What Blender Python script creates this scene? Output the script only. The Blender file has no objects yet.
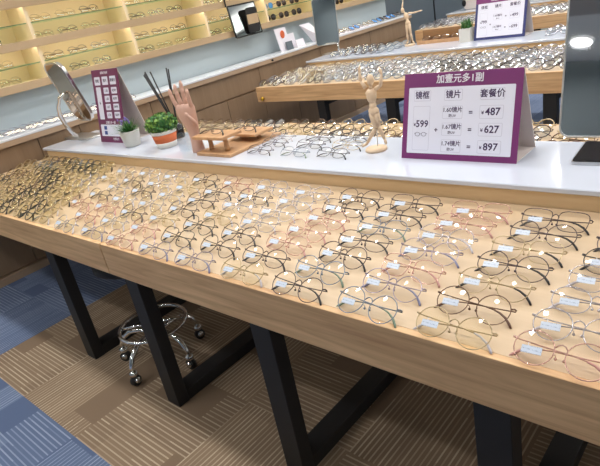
import bpy, math, random
from math import sin, cos, pi, radians
from mathutils import Vector, Matrix
random.seed(7)
S = 0.74                      # working units -> metres (applied to everything at the end)
SC = bpy.context.scene
C = SC.collection

# ------------------------------------------------------------------ materials
def srgb(r, g, b):
    f = lambda c: (c/255/12.92) if c/255 <= .04045 else ((c/255+.055)/1.055)**2.4
    return (f(r), f(g), f(b), 1)

class NT:
    def __init__(s, name):
        s.m = bpy.data.materials.new(name); s.m.use_nodes = True
        s.t = s.m.node_tree; s.n = s.t.nodes; s.b = s.n['Principled BSDF']; s.out = s.n['Material Output']
    def node(s, k, **kw):
        n = s.n.new(k)
        for a, v in kw.items(): setattr(n, a, v)
        return n
    def link(s, a, b): s.t.links.new(a, b)
    def put(s, sock, v):
        if hasattr(v, 'is_output') or isinstance(v, bpy.types.NodeSocket): s.link(v, sock)
        else: sock.default_value = v
    def math(s, op, a, b=0.0, c=None):
        n = s.node('ShaderNodeMath', operation=op); s.put(n.inputs[0], a); s.put(n.inputs[1], b)
        if c is not None: s.put(n.inputs[2], c)
        return n.outputs[0]
    def mix(s, f, a, b):
        n = s.node('ShaderNodeMix', data_type='RGBA'); s.put(n.inputs[0], f); s.put(n.inputs[6], a); s.put(n.inputs[7], b)
        return n.outputs[2]
    def coord(s, scale=(1, 1, 1)):
        tc = s.node('ShaderNodeTexCoord'); mp = s.node('ShaderNodeMapping')
        mp.inputs['Scale'].default_value = tuple(v/S for v in scale); s.link(tc.outputs['Object'], mp.inputs[0])
        return mp.outputs[0]
    def ramp(s, f, stops):
        n = s.node('ShaderNodeValToRGB'); s.link(f, n.inputs[0])
        while len(n.color_ramp.elements) < len(stops): n.color_ramp.elements.new(.5)
        for e, (p, c) in zip(n.color_ramp.elements, stops): e.position = p; e.color = c
        return n.outputs[0]
    def noise(s, v, sc, det=3, rough=.5, dist=0):
        n = s.node('ShaderNodeTexNoise'); s.link(v, n.inputs['Vector'])
        n.inputs['Scale'].default_value = sc; n.inputs['Detail'].default_value = det
        n.inputs['Roughness'].default_value = rough; n.inputs['Distortion'].default_value = dist
        return n.outputs['Fac']

def plain(name, col, rough=.5, metal=0, var=.06, vs=8, coat=0, spec=.5):
    t = NT(name); v = t.coord(); f = t.noise(v, vs)
    lo = tuple(c*(1-var) for c in col[:3])+(1,); hi = tuple(min(1, c*(1+var)) for c in col[:3])+(1,)
    t.link(t.mix(f, lo, hi), t.b.inputs['Base Color'])
    t.b.inputs['Roughness'].default_value = rough; t.b.inputs['Metallic'].default_value = metal
    t.b.inputs['Coat Weight'].default_value = coat; t.b.inputs['Specular IOR Level'].default_value = spec
    return t.m

def wood(name, c1, c2, axis=0, rough=.45, fine=1.0, contrast=1.0):
    t = NT(name)
    sc = [14, 14, 14]; sc[axis] = .9
    v = t.coord(tuple(sc)); f = t.noise(v, 1.2*fine, 4, .6, .6)
    sc2 = [90, 90, 90]; sc2[axis] = 2.5
    g = t.noise(t.coord(tuple(sc2)), 1.0, 2, .5)
    f = t.math('ADD', t.math('MULTIPLY', f, .75), t.math('MULTIPLY', g, .25))
    k = .22/contrast
    col = t.ramp(f, [(.5-k, c1), (.5+k, c2)])
    t.link(col, t.b.inputs['Base Color']); t.b.inputs['Roughness'].default_value = rough
    return t.m

def carpet(name, base, light, dark, tile=.52, n=26):
    t = NT(name); v = t.coord()
    sp = t.node('ShaderNodeSeparateXYZ'); t.link(v, sp.inputs[0])
    p = t.math('DIVIDE', t.math('ADD', sp.outputs[0], 3.11), tile)
    q = t.math('DIVIDE', t.math('SUBTRACT', sp.outputs[1], .52), tile)
    fp, fq = t.math('FLOOR', p), t.math('FLOOR', q)
    par = t.math('GREATER_THAN', t.math('FRACT', t.math('MULTIPLY', t.math('ADD', t.math('ADD', fp, fq), 100), .5)), .25)
    def sel(a, b):   # par ? a : b
        return t.math('ADD', t.math('MULTIPLY', par, a), t.math('MULTIPLY', t.math('SUBTRACT', 1, par), b))
    a = sel(p, q); b = sel(q, p)
    def wn(x, y, z=0.0):
        c = t.node('ShaderNodeCombineXYZ'); t.put(c.inputs[0], x); t.put(c.inputs[1], y); t.put(c.inputs[2], z)
        w = t.node('ShaderNodeTexWhiteNoise'); t.link(c.outputs[0], w.inputs['Vector']); return w.outputs['Value']
    an = t.math('MULTIPLY', a, n); ia = t.math('FLOOR', an); fa = t.math('FRACT', an)
    blk = wn(t.math('FLOOR', t.math('MULTIPLY', a, 3)), t.math('FLOOR', t.math('ADD', t.math('MULTIPLY', b, 1.6), wn(t.math('FLOOR', t.math('MULTIPLY', a, 3)), fp))), 3.3)
    row = wn(ia, t.math('FLOOR', t.math('ADD', t.math('MULTIPLY', b, 2.2), wn(ia, fq, 5.0))), 7.7)
    strength = t.math('MULTIPLY', t.math('GREATER_THAN', blk, .1), t.math('ADD', .25, t.math('MULTIPLY', row, .55)))
    line = t.math('MULTIPLY', t.math('LESS_THAN', fa, .30), strength)
    ground = t.mix(blk, dark, base)
    speck = t.noise(v, 260, 2)
    col = t.mix(line, ground, light)
    col = t.mix(t.math('MULTIPLY', speck, .35), col, dark)
    t.link(col, t.b.inputs['Base Color']); t.b.inputs['Roughness'].default_value = .95
    t.b.inputs['Specular IOR Level'].default_value = .1
    bp = t.node('ShaderNodeBump'); bp.inputs['Strength'].default_value = .3; bp.inputs['Distance'].default_value = .003
    t.link(t.math('ADD', speck, line), bp.inputs['Height']); t.link(bp.outputs[0], t.b.inputs['Normal'])
    return t.m

def lens_mat(name, tint, gloss=.16, rough=.03):
    t = NT(name); t.n.remove(t.b)
    tr = t.node('ShaderNodeBsdfTransparent'); tr.inputs[0].default_value = tint
    gl = t.node('ShaderNodeBsdfGlossy'); gl.inputs['Roughness'].default_value = rough
    gl.inputs[0].default_value = (1, 1, 1, 1)
    fr = t.node('ShaderNodeLayerWeight'); fr.inputs[0].default_value = .35
    f = t.math('ADD', gloss*.45, t.math('MULTIPLY', fr.outputs['Facing'], gloss))
    mx = t.node('ShaderNodeMixShader'); t.link(f, mx.inputs[0]); t.link(tr.outputs[0], mx.inputs[1]); t.link(gl.outputs[0], mx.inputs[2])
    t.link(mx.outputs[0], t.out.inputs[0]); return t.m

def mirror_mat(name, col=(.93, .94, .94, 1)):
    t = NT(name); v = t.coord()
    t.link(t.mix(t.noise(v, 2), col, tuple(c*.96 for c in col[:3])+(1,)), t.b.inputs['Base Color'])
    t.b.inputs['Metallic'].default_value = 1; t.b.inputs['Roughness'].default_value = .03
    return t.m

def emit(name, col, st):
    t = NT(name); t.b.inputs['Base Color'].default_value = (.9, .9, .9, 1)
    t.b.inputs['Emission Color'].default_value = col; t.b.inputs['Emission Strength'].default_value = st
    return t.m

M = {}
M['birch'] = wood('birch_surface', srgb(194, 168, 134), srgb(210, 186, 154), 0, .38, .7, .7)
M['oak'] = wood('oak_fascia', srgb(184, 142, 100), srgb(226, 186, 138), 0, .5, 2.0, 1.4)
M['riser'] = wood('riser_birch', srgb(216, 186, 142), srgb(230, 203, 162), 0, .45, .8, .6)
M['cabinet'] = wood('cabinet_oak', srgb(124, 100, 76), srgb(146, 121, 95), 2, .5, .8, .7)
M['cablip'] = wood('cabinet_lip', srgb(164, 138, 112), srgb(184, 158, 132), 1, .45, .8, .7)
M['shelf'] = wood('shelf_wood', srgb(172, 146, 112), srgb(194, 168, 134), 1, .5, .9, .7)
M['bamboo'] = wood('bamboo', srgb(176, 132, 92), srgb(206, 162, 118), 1, .45, 1, 1)
M['palewood'] = wood('pale_wood', srgb(214, 186, 152), srgb(232, 206, 176), 2, .55, 1, .7)
M['handwood'] = wood('hand_wood', srgb(192, 152, 134), srgb(208, 170, 152), 2, .6, 1, .7)
M['darkoak'] = wood('dark_oak', srgb(130, 96, 62), srgb(160, 122, 82), 0, .5, 1, 1)
M['white'] = plain('white_stone', srgb(206, 212, 224), .12, 0, .02, 3, coat=.3)
M['counter'] = plain('counter_white', srgb(225, 229, 235), .2, 0, .02, 3)
M['black'] = plain('black_powder_coat', srgb(21, 20, 21), .62, 0, .1, 30)
M['chrome'] = plain('chrome', (.78, .78, .78, 1), .12, 1, .05, 4)
M['steel'] = plain('brushed_steel', (.6, .6, .6, 1), .3, 1, .05, 8)
M['brass'] = plain('brass', srgb(210, 170, 60), .3, 1, .05, 8)
M['rubber'] = plain('rubber', srgb(22, 22, 24), .6)
M['purple'] = plain('purple_card', srgb(118, 44, 104), .45, 0, .02)
M['plum'] = plain('plum_card', srgb(108, 44, 82), .45, 0, .02)
M['navy'] = plain('navy_card', srgb(44, 50, 104), .45, 0, .02)
M['paper'] = plain('white_card', srgb(232, 228, 236), .5, 0, .015)
M['paperpanel'] = plain('panel_card', srgb(232, 232, 244), .4, 0, .01)
M['cream'] = plain('cream_card', srgb(222, 212, 206), .5, 0, .02)
M['ink'] = plain('dark_purple_ink', srgb(62, 40, 80), .6, 0, .02)
M['boxline'] = plain('grey_line', srgb(196, 194, 208), .6, 0, .01)
M['greypanel'] = plain('grey_panel', srgb(172, 184, 188), .3, 0, .03, 2)
M['darkpanel'] = plain('dark_grey_panel', srgb(88, 97, 106), .35, 0, .04, 1.5)
M['shelfback'] = plain('yellow_back', srgb(246, 226, 190), .5, 0, .04, 5)
M['ceil'] = plain('ceiling_paint', srgb(236, 235, 230), .8, 0, .01)
M['backpaint'] = plain('back_wall_paint', srgb(176, 186, 180), .6, 0, .04, 1)
M['ceil2'] = plain('ceiling_beam', srgb(176, 170, 164), .8, 0, .01)
M['wallp'] = plain('wall_blue_grey', srgb(112, 122, 126), .7, 0, .03, 1)
M['tag'] = None
M['terracotta'] = plain('terracotta', srgb(206, 108, 62), .7, 0, .12, 40)
M['potwhite'] = plain('pot_white', srgb(222, 220, 212), .4, 0, .03)
M['soil'] = plain('soil', srgb(60, 44, 32), .95, 0, .3, 60)
M['leaf'] = plain('leaf_green', srgb(66, 112, 40), .55, 0, .45, 60)
M['leaf2'] = plain('leaf_light', srgb(118, 156, 66), .55, 0, .35, 60)
M['leafdark'] = plain('leaf_dark', srgb(48, 104, 46), .55, 0, .4, 50)
M['lavender'] = plain('lavender', srgb(120, 104, 170), .7, 0, .3, 50)
M['blackglass'] = plain('black_glass', srgb(14, 15, 20), .06, 0, .02, coat=.5)
M['orange'] = plain('orange_print', srgb(206, 96, 52), .5, 0, .1)
M['bluepatch'] = plain('blue_print', srgb(50, 70, 140), .5, 0, .05)
M['cord'] = plain('blue_lens_case', srgb(60, 72, 110), .4)
M['mirror'] = mirror_mat('mirror_glass')
M['brownreflection'] = mirror_mat('mirror_brown_reflection', (.50, .40, .31, 1))  # brown reflection of the cabinets put into the glass colour
M['dimreflection'] = mirror_mat('mirror_dim_reflection', (.55, .56, .56, 1))  # glass colour darkened to give a dimmer reflection
t = NT('shelf_glass'); t.n.remove(t.b)
tr = t.node('ShaderNodeBsdfTransparent'); tr.inputs[0].default_value = (.86, .95, .9, 1)
gl = t.node('ShaderNodeBsdfGlossy'); gl.inputs['Roughness'].default_value = .05; gl.inputs[0].default_value = (.9, 1, .95, 1)
mx = t.node('ShaderNodeMixShader'); mx.inputs[0].default_value = .08
t.link(tr.outputs[0], mx.inputs[1]); t.link(gl.outputs[0], mx.inputs[2]); t.link(mx.outputs[0], t.out.inputs[0]); M['glass'] = t.m
M['glassedge'] = plain('glass_edge', srgb(96, 132, 100), .2)
t = NT('acrylic'); t.n.remove(t.b)
tr = t.node('ShaderNodeBsdfTransparent'); tr.inputs[0].default_value = (.93, .96, .98, 1)
gl = t.node('ShaderNodeBsdfGlossy'); gl.inputs['Roughness'].default_value = .05
mx = t.node('ShaderNodeMixShader'); mx.inputs[0].default_value = .12
t.link(tr.outputs[0], mx.inputs[1]); t.link(gl.outputs[0], mx.inputs[2]); t.link(mx.outputs[0], t.out.inputs[0]); M['acrylic'] = t.m
# price tag with faint printed rows
t = NT('price_tag_paper'); v = t.coord((1, 1, 1)); sp = t.node('ShaderNodeSeparateXYZ'); t.link(v, sp.inputs[0])
r1 = t.math('GREATER_THAN', t.math('SINE', t.math('MULTIPLY', sp.outputs[1], 900)), .55)
r2 = t.math('GREATER_THAN', t.noise(v, 380, 1), .5)
t.link(t.mix(t.math('MULTIPLY', t.math('MULTIPLY', r1, r2), .45), srgb(200, 210, 224), srgb(70, 90, 120)), t.b.inputs['Base Color'])
t.b.inputs['Roughness'].default_value = .35; M['tag'] = t.m

for n_, c_, r_ in (('gunmetal', (78, 66, 68), .3), ('blackm', (26, 24, 28), .3), ('rosegold', (206, 164, 148), .25), ('silver', (190, 186, 190), .2),
                   ('gold', (184, 164, 128), .28), ('bronze', (104, 78, 62), .3), ('lilac', (158, 146, 158), .3), ('bluegrey', (124, 136, 150), .3)):
    M[n_] = plain('frame_'+n_, srgb(*c_), r_, 0 if n_ == 'blackm' else .55, .1, 60)
M['tipblack'] = plain('tip_black', srgb(24, 22, 24), .35)
M['tipbrown'] = plain('tip_brown', srgb(96, 62, 44), .35)
M['tippink'] = plain('tip_pink', srgb(190, 140, 132), .35)
M['tipclear'] = plain('tip_clear', srgb(196, 190, 196), .3)
M['tipblue'] = plain('tip_blue', srgb(124, 126, 158), .3)
M['tipgreen'] = plain('tip_green', srgb(120, 140, 120), .3)
M['lens'] = lens_mat('demo_lens', (.985, .98, .965, 1), .10)
M['lensfar'] = lens_mat('shelf_lens', (.97, .96, .94, 1), .04, .1)
M['lenspink'] = lens_mat('demo_lens_pink', (.985, .96, .95, 1), .10)
M['lensyellow'] = lens_mat('demo_lens_yellow', (.98, .965, .89, 1), .11)
M['lensamber'] = lens_mat('demo_lens_amber', (.93, .90, .74, 1), .16)
M['lensblue'] = lens_mat('demo_lens_blue', (.84, .89, .95, 1), .34, .08)
M['sunlens'] = plain('sun_lens', srgb(44, 28, 22), .08)
M['sunblue'] = plain('sun_lens_blue', srgb(60, 120, 180), .1)
M['warmled'] = emit('led_warm', (1, .9, .72, 1), 50)
M['lamp'] = emit('lamp_face', (1, .98, .94, 1), 14)
M['tan'] = carpet('carpet_tan', srgb(142, 122, 100), srgb(204, 188, 162), srgb(124, 105, 86))
M['blue'] = carpet('carpet_blue', srgb(108, 122, 148), srgb(160, 172, 194), srgb(86, 100, 128))

# ------------------------------------------------------------------ mesh helpers
class MB:
    def __init__(s): s.v = []; s.f = []; s.mi = []; s.sm = []; s.cur = 0; s.mats = []
    def use(s, m):
        if m not in s.mats: s.mats.append(m)
        s.cur = s.mats.index(m); return s
    def add(s, vs, fs, smooth=False):
        o = len(s.v); s.v += [tuple(v) for v in vs]
        for f in fs: s.f.append([i+o for i in f]); s.mi.append(s.cur); s.sm.append(smooth)
        return s
    def box(s, x0, x1, y0, y1, z0, z1):
        return s.add([(x, y, z) for z in (z0, z1) for y in (y0, y1) for x in (x0, x1)],
                     [(0, 2, 3, 1), (4, 5, 7, 6), (0, 1, 5, 4), (1, 3, 7, 5), (3, 2, 6, 7), (2, 0, 4, 6)])
    def bbox(s, x0, x1, y0, y1, z0, z1, b):      # box with chamfered vertical + horizontal edges
        pts = lambda i, z: [(x0+i+b, y0+i, z), (x1-i-b, y0+i, z), (x1-i, y0+i+b, z), (x1-i, y1-i-b, z), (x1-i-b, y1-i, z), (x0+i+b, y1-i, z), (x0+i, y1-i-b, z), (x0+i, y0+i+b, z)]
        vs = pts(b*.7, z0)+pts(0, z0+b*.7)+pts(0, z1-b*.7)+pts(b*.7, z1)
        fs = [tuple(range(7, -1, -1)), tuple(range(24, 32))]
        for k in range(3):
            for i in range(8): fs.append((k*8+i, k*8+(i+1) % 8, k*8+8+(i+1) % 8, k*8+8+i))
        return s.add(vs, fs)
    def tube(s, pts, r, n=6, closed=False, cap=True, flat=1.0, up=None):
        P = [Vector(p) for p in pts]; m = len(P); R = r if isinstance(r, (list, tuple)) else [r]*m
        vs = []; fs = []; prev = None
        for i in range(m):
            if closed: d = P[(i+1) % m]-P[i-1]
            else: d = P[min(i+1, m-1)]-P[max(i-1, 0)]
            d = d.normalized() if d.length > 1e-9 else Vector((0, 0, 1))
            if prev is None:
                a = up and Vector(up) or (Vector((0, 0, 1)) if abs(d.z) < .9 else Vector((1, 0, 0)))
            else: a = prev
            a = a-d*a.dot(d)
            if a.length < 1e-6: a = Vector((1, 0, 0))-d*d.x
            a.normalize(); prev = a; b = d.cross(a)
            for k in range(n):
                t = 2*pi*k/n+pi/n; vs.append(P[i]+a*cos(t)*R[i]+b*sin(t)*R[i]*flat)
        for i in range(m if closed else m-1):
            j = (i+1) % m
            for k in range(n): fs.append((i*n+k, i*n+(k+1) % n, j*n+(k+1) % n, j*n+k))
        if cap and not closed: fs += [tuple(range(n-1, -1, -1)), tuple((m-1)*n+k for k in range(n))]
        return s.add(vs, fs, True)
    def lathe(s, prof, c=(0, 0, 0), n=24, sx=1, sy=1):
        vs = []; fs = []; m = len(prof)
        for r, z in prof:
            for k in range(n): t = 2*pi*k/n; vs.append((c[0]+r*cos(t)*sx, c[1]+r*sin(t)*sy, c[2]+z))
        for i in range(m-1):
            for k in range(n): fs.append((i*n+k, i*n+(k+1) % n, (i+1)*n+(k+1) % n, (i+1)*n+k))
        fs += [tuple(range(n-1, -1, -1)), tuple((m-1)*n+k for k in range(n))]
        return s.add(vs, fs, True)
    def ball(s, c, r, n=12, m=8, sx=1, sy=1, sz=1):
        return s.lathe([(r*sin(pi*(i+.15)/(m+.3)), -r*sz*cos(pi*(i+.15)/(m+.3))) for i in range(m+1)], c, n, sx, sy)
    def prism(s, pts, off):                       # planar polygon pts (3D) extruded by vector off
        n = len(pts); vs = [Vector(p) for p in pts]+[Vector(p)+Vector(off) for p in pts]
        return s.add(vs, [tuple(range(n-1, -1, -1)), tuple(range(n, 2*n))]+[(i, (i+1) % n, n+(i+1) % n, n+i) for i in range(n)])
    def xf(s, mtx):
        s.v = [tuple(mtx @ Vector(v)) for v in s.v]; return s
    def mesh(s, name, mat=None):
        me = bpy.data.meshes.new(name); me.from_pydata(s.v, [], s.f)
        for mt in (s.mats or [mat]): me.materials.append(mt)
        me.polygons.foreach_set('material_index', s.mi if s.mats else [0]*len(s.f)); me.polygons.foreach_set('use_smooth', s.sm)
        me.update(); me.validate()
        return me
    def obj(s, name, mat=None, parent=None):
        return link(name, s.mesh(name, mat), parent)

def link(name, data, parent=None):
    o = bpy.data.objects.new(name, data); C.objects.link(o)
    if parent: o.parent = parent
    return o
def tag(o, label, cat, group=None, kind=None):
    o['label'] = label; o['category'] = cat
    if group: o['group'] = group
    if kind: o['kind'] = kind
    return o
def thing(name, label, cat, loc=(0, 0, 0), rz=0, group=None):
    o = link(name, None); o.location = loc; o.rotation_euler = (0, 0, rz); return tag(o, label, cat, group)
def struct(name, mb, mat):
    o = mb.obj(name, mat); o['kind'] = 'structure'; return o
def at(px, py, pz): return Matrix.Translation((px, py, pz))

# ------------------------------------------------------------------ text
_tx = {}
def text_mesh(body, size, mat, bold=0.0):
    if any(ord(c) > 255 for c in body): bold = 0
    elif body != '=' and body != '+': size *= 1.22
    key = (body, size, mat.name, bold)
    if key in _tx: return _tx[key]
    cu = bpy.data.curves.new('txt', 'FONT'); cu.body = body; cu.size = size; cu.align_x = 'CENTER'; cu.align_y = 'CENTER'
    cu.offset = bold; cu.resolution_u = 2
    o = bpy.data.objects.new('txt', cu); C.objects.link(o); bpy.context.view_layer.update()
    me = bpy.data.meshes.new_from_object(o.evaluated_get(bpy.context.evaluated_depsgraph_get()))
    if any(ord(c) > 255 for c in body):       # heavier strokes for the Chinese characters
        vs = [v.co.copy() for v in me.vertices]; fs = [tuple(p.vertices) for p in me.polygons]; nv = len(vs); d = size*.022
        V_ = []; F_ = []
        for q, (ax, ay) in enumerate(((-d, 0), (d, 0), (0, d), (0, -d))):
            V_ += [(v.x+ax, v.y+ay, v.z+q*.00004) for v in vs]; F_ += [tuple(i+q*nv for i in f) for f in fs]
        me = bpy.data.meshes.new('txt'); me.from_pydata(V_, [], F_); me.update()
    bpy.data.objects.remove(o); me.materials.clear(); me.materials.append(mat); _tx[key] = me
    return me
def put_text(name, body, size, mat, parent, mtx, u, v, w=.0016, bold=0.0):
    me = text_mesh(body, size, mat, bold).copy(); me.transform(mtx @ at(u, v, w)); return link(name, me, parent)

# ------------------------------------------------------------------ room
XL, YB, YF, XR, ZC = -4.6, 11.0, -3.0, 4.0, 3.08
struct('floor', MB().use(M['blue']).add([(XL-.1, YF-.1, 0), (XR, YF-.1, 0), (XR, .52, 0), (XL-.1, .52, 0)], [(0, 1, 2, 3)])
       .add([(XL-.1, .52, 0), (-3.11, .52, 0), (-3.11, YB, 0), (XL-.1, YB, 0)], [(0, 1, 2, 3)])
       .add([(-3.11, 3.12, 0), (XR, 3.12, 0), (XR, YB, 0), (-3.11, YB, 0)], [(0, 1, 2, 3)])
       .use(M['tan']).add([(-3.11, .52, 0), (XR, .52, 0), (XR, 3.12, 0), (-3.11, 3.12, 0)], [(0, 1, 2, 3)]), None)
struct('ceiling', MB().use(M['ceil']).box(XL-.1, XR+.1, YF-.1, -1.76, ZC, ZC+.05).box(XL-.1, XR+.1, .6, YB+.1, ZC, ZC+.05)
       .use(M['ceil2']).box(XL-.1, XR+.1, -1.76, .6, ZC, ZC+.05), None)
struct('wall_left', MB().use(M['greypanel']).box(XL-.1, XL, YF, 7.0, 0, ZC).use(M['darkpanel']).box(XL-.1, XL, 7.0, YB, 0, ZC), None)
struct('wall_back', MB().box(XL, XR, YB, YB+.1, 0, ZC), M['backpaint'])
struct('wall_front', MB().box(XL, XR, YF-.1, YF, 0, ZC), M['wallp'])
struct('wall_right', MB().box(XR, XR+.1, YF, YB, 0, ZC), M['ceil'])
# joints of the dark wall panels
for i, y in enumerate((7.0, 8.55)):
    struct('trim_%d' % (i+1), MB().box(XL, XL+.012, y-.012, y+.012, 0, ZC), M['black'])

# ceiling downlights: real lamps
lamp_me = MB().lathe([(.10, -.004), (.10, -.012), (.001, -.012)], n=24).mesh('lamp_face', M['lamp'])
ring_me = MB().lathe([(.105, -.0), (.13, -.0), (.13, -.018), (.105, -.018)], n=24).mesh('trim_ring', M['ceil'])
LX = (-3.35, -2.35, -1.28, .25, 1.9); LY = (-2.37, -.6, 1.0, 2.6, 4.2, 5.8, 7.6, 9.2)
for j, y in enumerate(LY):
    for i, x in enumerate(LX):
        t_ = thing('ceiling_downlight', 'round recessed white ceiling downlight over the shop', 'ceiling light', (x, y, ZC), 0, 'ceiling downlights')
        link('trim_ring', ring_me, t_); link('lamp_face', lamp_me, t_)
        ld = bpy.data.lights.new('downlight', 'AREA'); ld.shape = 'DISK'; ld.size = .2; ld.energy = 16 if (y < 0 and x > -1.5) else (38 if y < 0 else 40)
        ld.color = (1, .985, .975); ld.spread = radians(150)
        lo = link('downlight_beam', ld, t_); lo.location = (0, 0, -.03)

# cove lighting: made-up ledges and strips, put in to brighten the ceiling
for nm, x0, x1, y0, y1 in (('left', XL+.002, XL+.12, YF+.3, YB-.3), ('right', XR-.12, XR-.002, YF+.3, YB-.3), ('back', XL+.3, XR-.3, YB-.12, YB-.002)):
    t_ = thing('added_uplight', 'long white cove ledge put in to brighten the ceiling, high on the %s wall' % nm, 'ceiling light', ((x0+x1)/2, (y0+y1)/2, 2.72), 0)
    MB().box(x0-(x0+x1)/2, x1-(x0+x1)/2, y0-(y0+y1)/2, y1-(y0+y1)/2, 0, .05).obj('ledge', M['ceil'], t_)
    ld = bpy.data.lights.new('added', 'AREA'); ld.shape = 'RECTANGLE'; ld.size = max(x1-x0, .05); ld.size_y = max(y1-y0, .05); ld.energy = 420
    lo = link('added_strip', ld, t_); lo.location = (0, 0, .06); lo.rotation_euler = (pi, 0, 0)

# ------------------------------------------------------------------ display tables
def leg_frame(par, x, y0, y1, ztop):
    w = .0425
    MB().bbox(x-w, x+w, y0, y0+.055, 0, ztop, .002).obj('leg', M['black'], par)
    MB().bbox(x-w, x+w, y1-.055, y1, 0, ztop, .002).obj('leg', M['black'], par)
    MB().bbox(x-w+.001, x+w-.001, y0+.055, y1-.055, 0.001, .055, .002).obj('floor_bar', M['black'], par)
    MB().bbox(x-w+.001, x+w-.001, y0+.055, y1-.055, ztop-.05, ztop-.001, .002).obj('cross_bar', M['black'], par)

def table_unit(label, x0, x1, yf, yr, legs, zt=.757):
    t_ = thing('display_table', label, 'table', (x0, yf, 0), 0, None)
    L, D = x1-x0-.003, yr-yf
    MB().box(0, L, .02, D-.02, zt-.022, zt).obj('tabletop', M['birch'], t_)
    MB().bbox(0, L, 0, .02, zt-.134, zt, .0015).obj('front_fascia', M['oak'], t_)
    MB().bbox(0, L, D-.02, D, zt-.134, zt, .0015).obj('rear_fascia', M['oak'], t_)
    MB().box(0, .02, .02, D-.02, zt-.134, zt-.0225).box(L-.02, L, .02, D-.02, zt-.134, zt-.0225).obj('end_fascia', M['oak'], t_)
    for lx in legs: leg_frame(t_, lx-x0, .008, D-.008 if D < 1.6 else D-.008, zt-.1345)
    return t_
Y1F, Y1R, Y1E = .86, 1.607, 2.50
table_unit('near oak display table right section carrying price tent sign', -1.97, .55, Y1F, Y1E, (-1.84, -1.13, -.41, .3))
table_unit('near oak display table left section ending against the wall cabinets', -3.99, -1.973, Y1F, Y1E, (-2.55,))
def ridge(label, x0, x1, y0, y1, z0=.757, z1=.832):
    t_ = thing('raised_display_shelf', label, 'shelf', (x0, y0, z0), 0)
    L, D, h = x1-x0, y1-y0, z1-z0
    MB().box(.01, L-.01, .008, D-.008, 0, h-.018).obj('riser', M['riser'], t_)
    MB().bbox(0, L, -.012, D+.004, h-.018, h, .004).obj('white_top', M['white'], t_)
ridge('white topped raised shelf along the middle of nearest table', -3.99, .55, Y1R, 2.03)
Y2F, Y2R, Y2E = 3.62, 4.44, 5.5
table_unit('second oak display table behind the nearest, heaped with silver glasses', -3.845, .3, Y2F, Y2E, (-3.09, -2.39, -1.2, -.2))
ridge('white topped raised shelf on second table, holding framed price sign', -3.88, .3, Y2R, 4.93)
Y3F = 6.62
table_unit('third oak display table, farthest back', -3.86, .3, Y3F, 8.6, (-3.0, -1.8, -.6))
ridge('white topped raised shelf on farthest table', -3.86, .3, 7.5, 8.0)
# bracket under table 2's corner
t2_ = [o for o in bpy.data.objects if o.name == 'display_table.002'][0]
MB().tube([(.075, -.022, .655), (.075, .004, .655)], .017, 12).obj('corner_knob', M['brass'], t2_)['label'] = 'small brass knob'

# ------------------------------------------------------------------ wall cabinets, counter, shelving
CX = -4.07
names = 0
yy = -.03
k = 0
while yy < 6.9:
    y0, y1 = yy, yy+.99
    t_ = thing('base_cabinet', 'brown oak base cabinet under white wall counter, %s from the near end' % ['first','second','third','fourth','fifth','sixth','seventh','eighth'][k], 'cabinet', (CX, y0, 0), 0, 'wall base cabinets')
    W = y1-y0
    MB().box(-.45, -.018, .002, W-.002, .06, .9).obj('body', M['cabinet'], t_)
    MB().box(-.43, -.04+.06, .002, W-.002, 0, .055).obj('kickboard', M['cablip'], t_)
    for d in range(3):
        a, b = d*W/3+.003, (d+1)*W/3-.003
        if k >= 3: 
            continue
        MB().box(-.018, 0, a, b, .066, .896).obj('door', M['cabinet'], t_)
    if k >= 3:
        for d in range(2):
            a, b = d*W/2+.003, (d+1)*W/2-.003
            MB().box(-.018, 0, a, b, .066, .686).obj('door', M['cabinet'], t_)
        MB().box(-.018, 0, .003, W-.003, .70, .896).obj('drawer', M['cabinet'], t_)
    yy = y1; k += 1
YC1 = yy
t_ = thing('wall_counter', 'long white counter top with wooden edge along the left wall', 'counter', (CX, -.03, .9), 0)
MB().box(-.24, .022, 0, YC1+.03, .002, .038).obj('wood_edge', M['cablip'], t_)
MB().bbox(-.24, .024, 0, YC1+.03, .039, .056, .003).obj('white_top', M['counter'], t_)
for y in (2.12, 4.12):
    tag(MB().tube([(CX+.0222, y, .922), (CX+.034, y, .922)], .011, 10).obj('cable_grommet', M['black']), 'small black round socket on counter edge %s' % ('near the round mirror' if y < 3 else 'below the white standing cards'), 'socket')
# grey splash panel below the shelving
t_ = thing('splash_panel', 'smooth grey panel between the wall counter and lit shelving', 'panel', (-4.6, -.03, .956), 0)
MB().box(.002, .28, 0, 6.75, 0, .255).obj('panel_face', M['greypanel'], t_)

SX = -4.27
t_ = thing('wall_shelving', 'long lit wooden wall shelving with yellow back and glass shelves', 'shelf', (SX, .6, 1.213), 0)
SLn = 6.15
MB().box(-.325, -.29, 0, SLn, .0, 1.0).obj('back_panel', M['shelfback'], t_)
LV = []
for i, z in enumerate((0, .275, .55, .825)):
    MB().box(-.29, -.002, 0, SLn, z+.022, z+.052).obj('wood_shelf', M['shelfback'], t_)
    MB().bbox(-.002, .018, 0, SLn, z, z+.056, .002).obj('wood_edge', M['shelf'], t_)
    LV.append(1.213+z+.052)
    if i < 3:
        g = MB().box(-.285, -.03, 0.03, SLn-.03, z+.165, z+.171).obj('glass_shelf', M['glass'], t_)
        MB().box(-.0299, -.0265, 0.03, SLn-.03, z+.165, z+.171).obj('glass_edge', M['glassedge'], g)
        LV.append(1.213+z+.171)
for j in range(8):
    y = .52+.82*j-.0
    if j == 7: y = SLn-.03
    MB().box(-.289, -.004, y, y+.024, .056, .825).obj('divider', M['shelfback'], t_)
# LED strips under each board (they light the shelves)
for i, z in enumerate((.275, .55, .825)):
    MB().box(-.022, -.006, .03, SLn-.03, z+.010, z+.0215).obj('led_strip', M['warmled'], t_)

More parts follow.
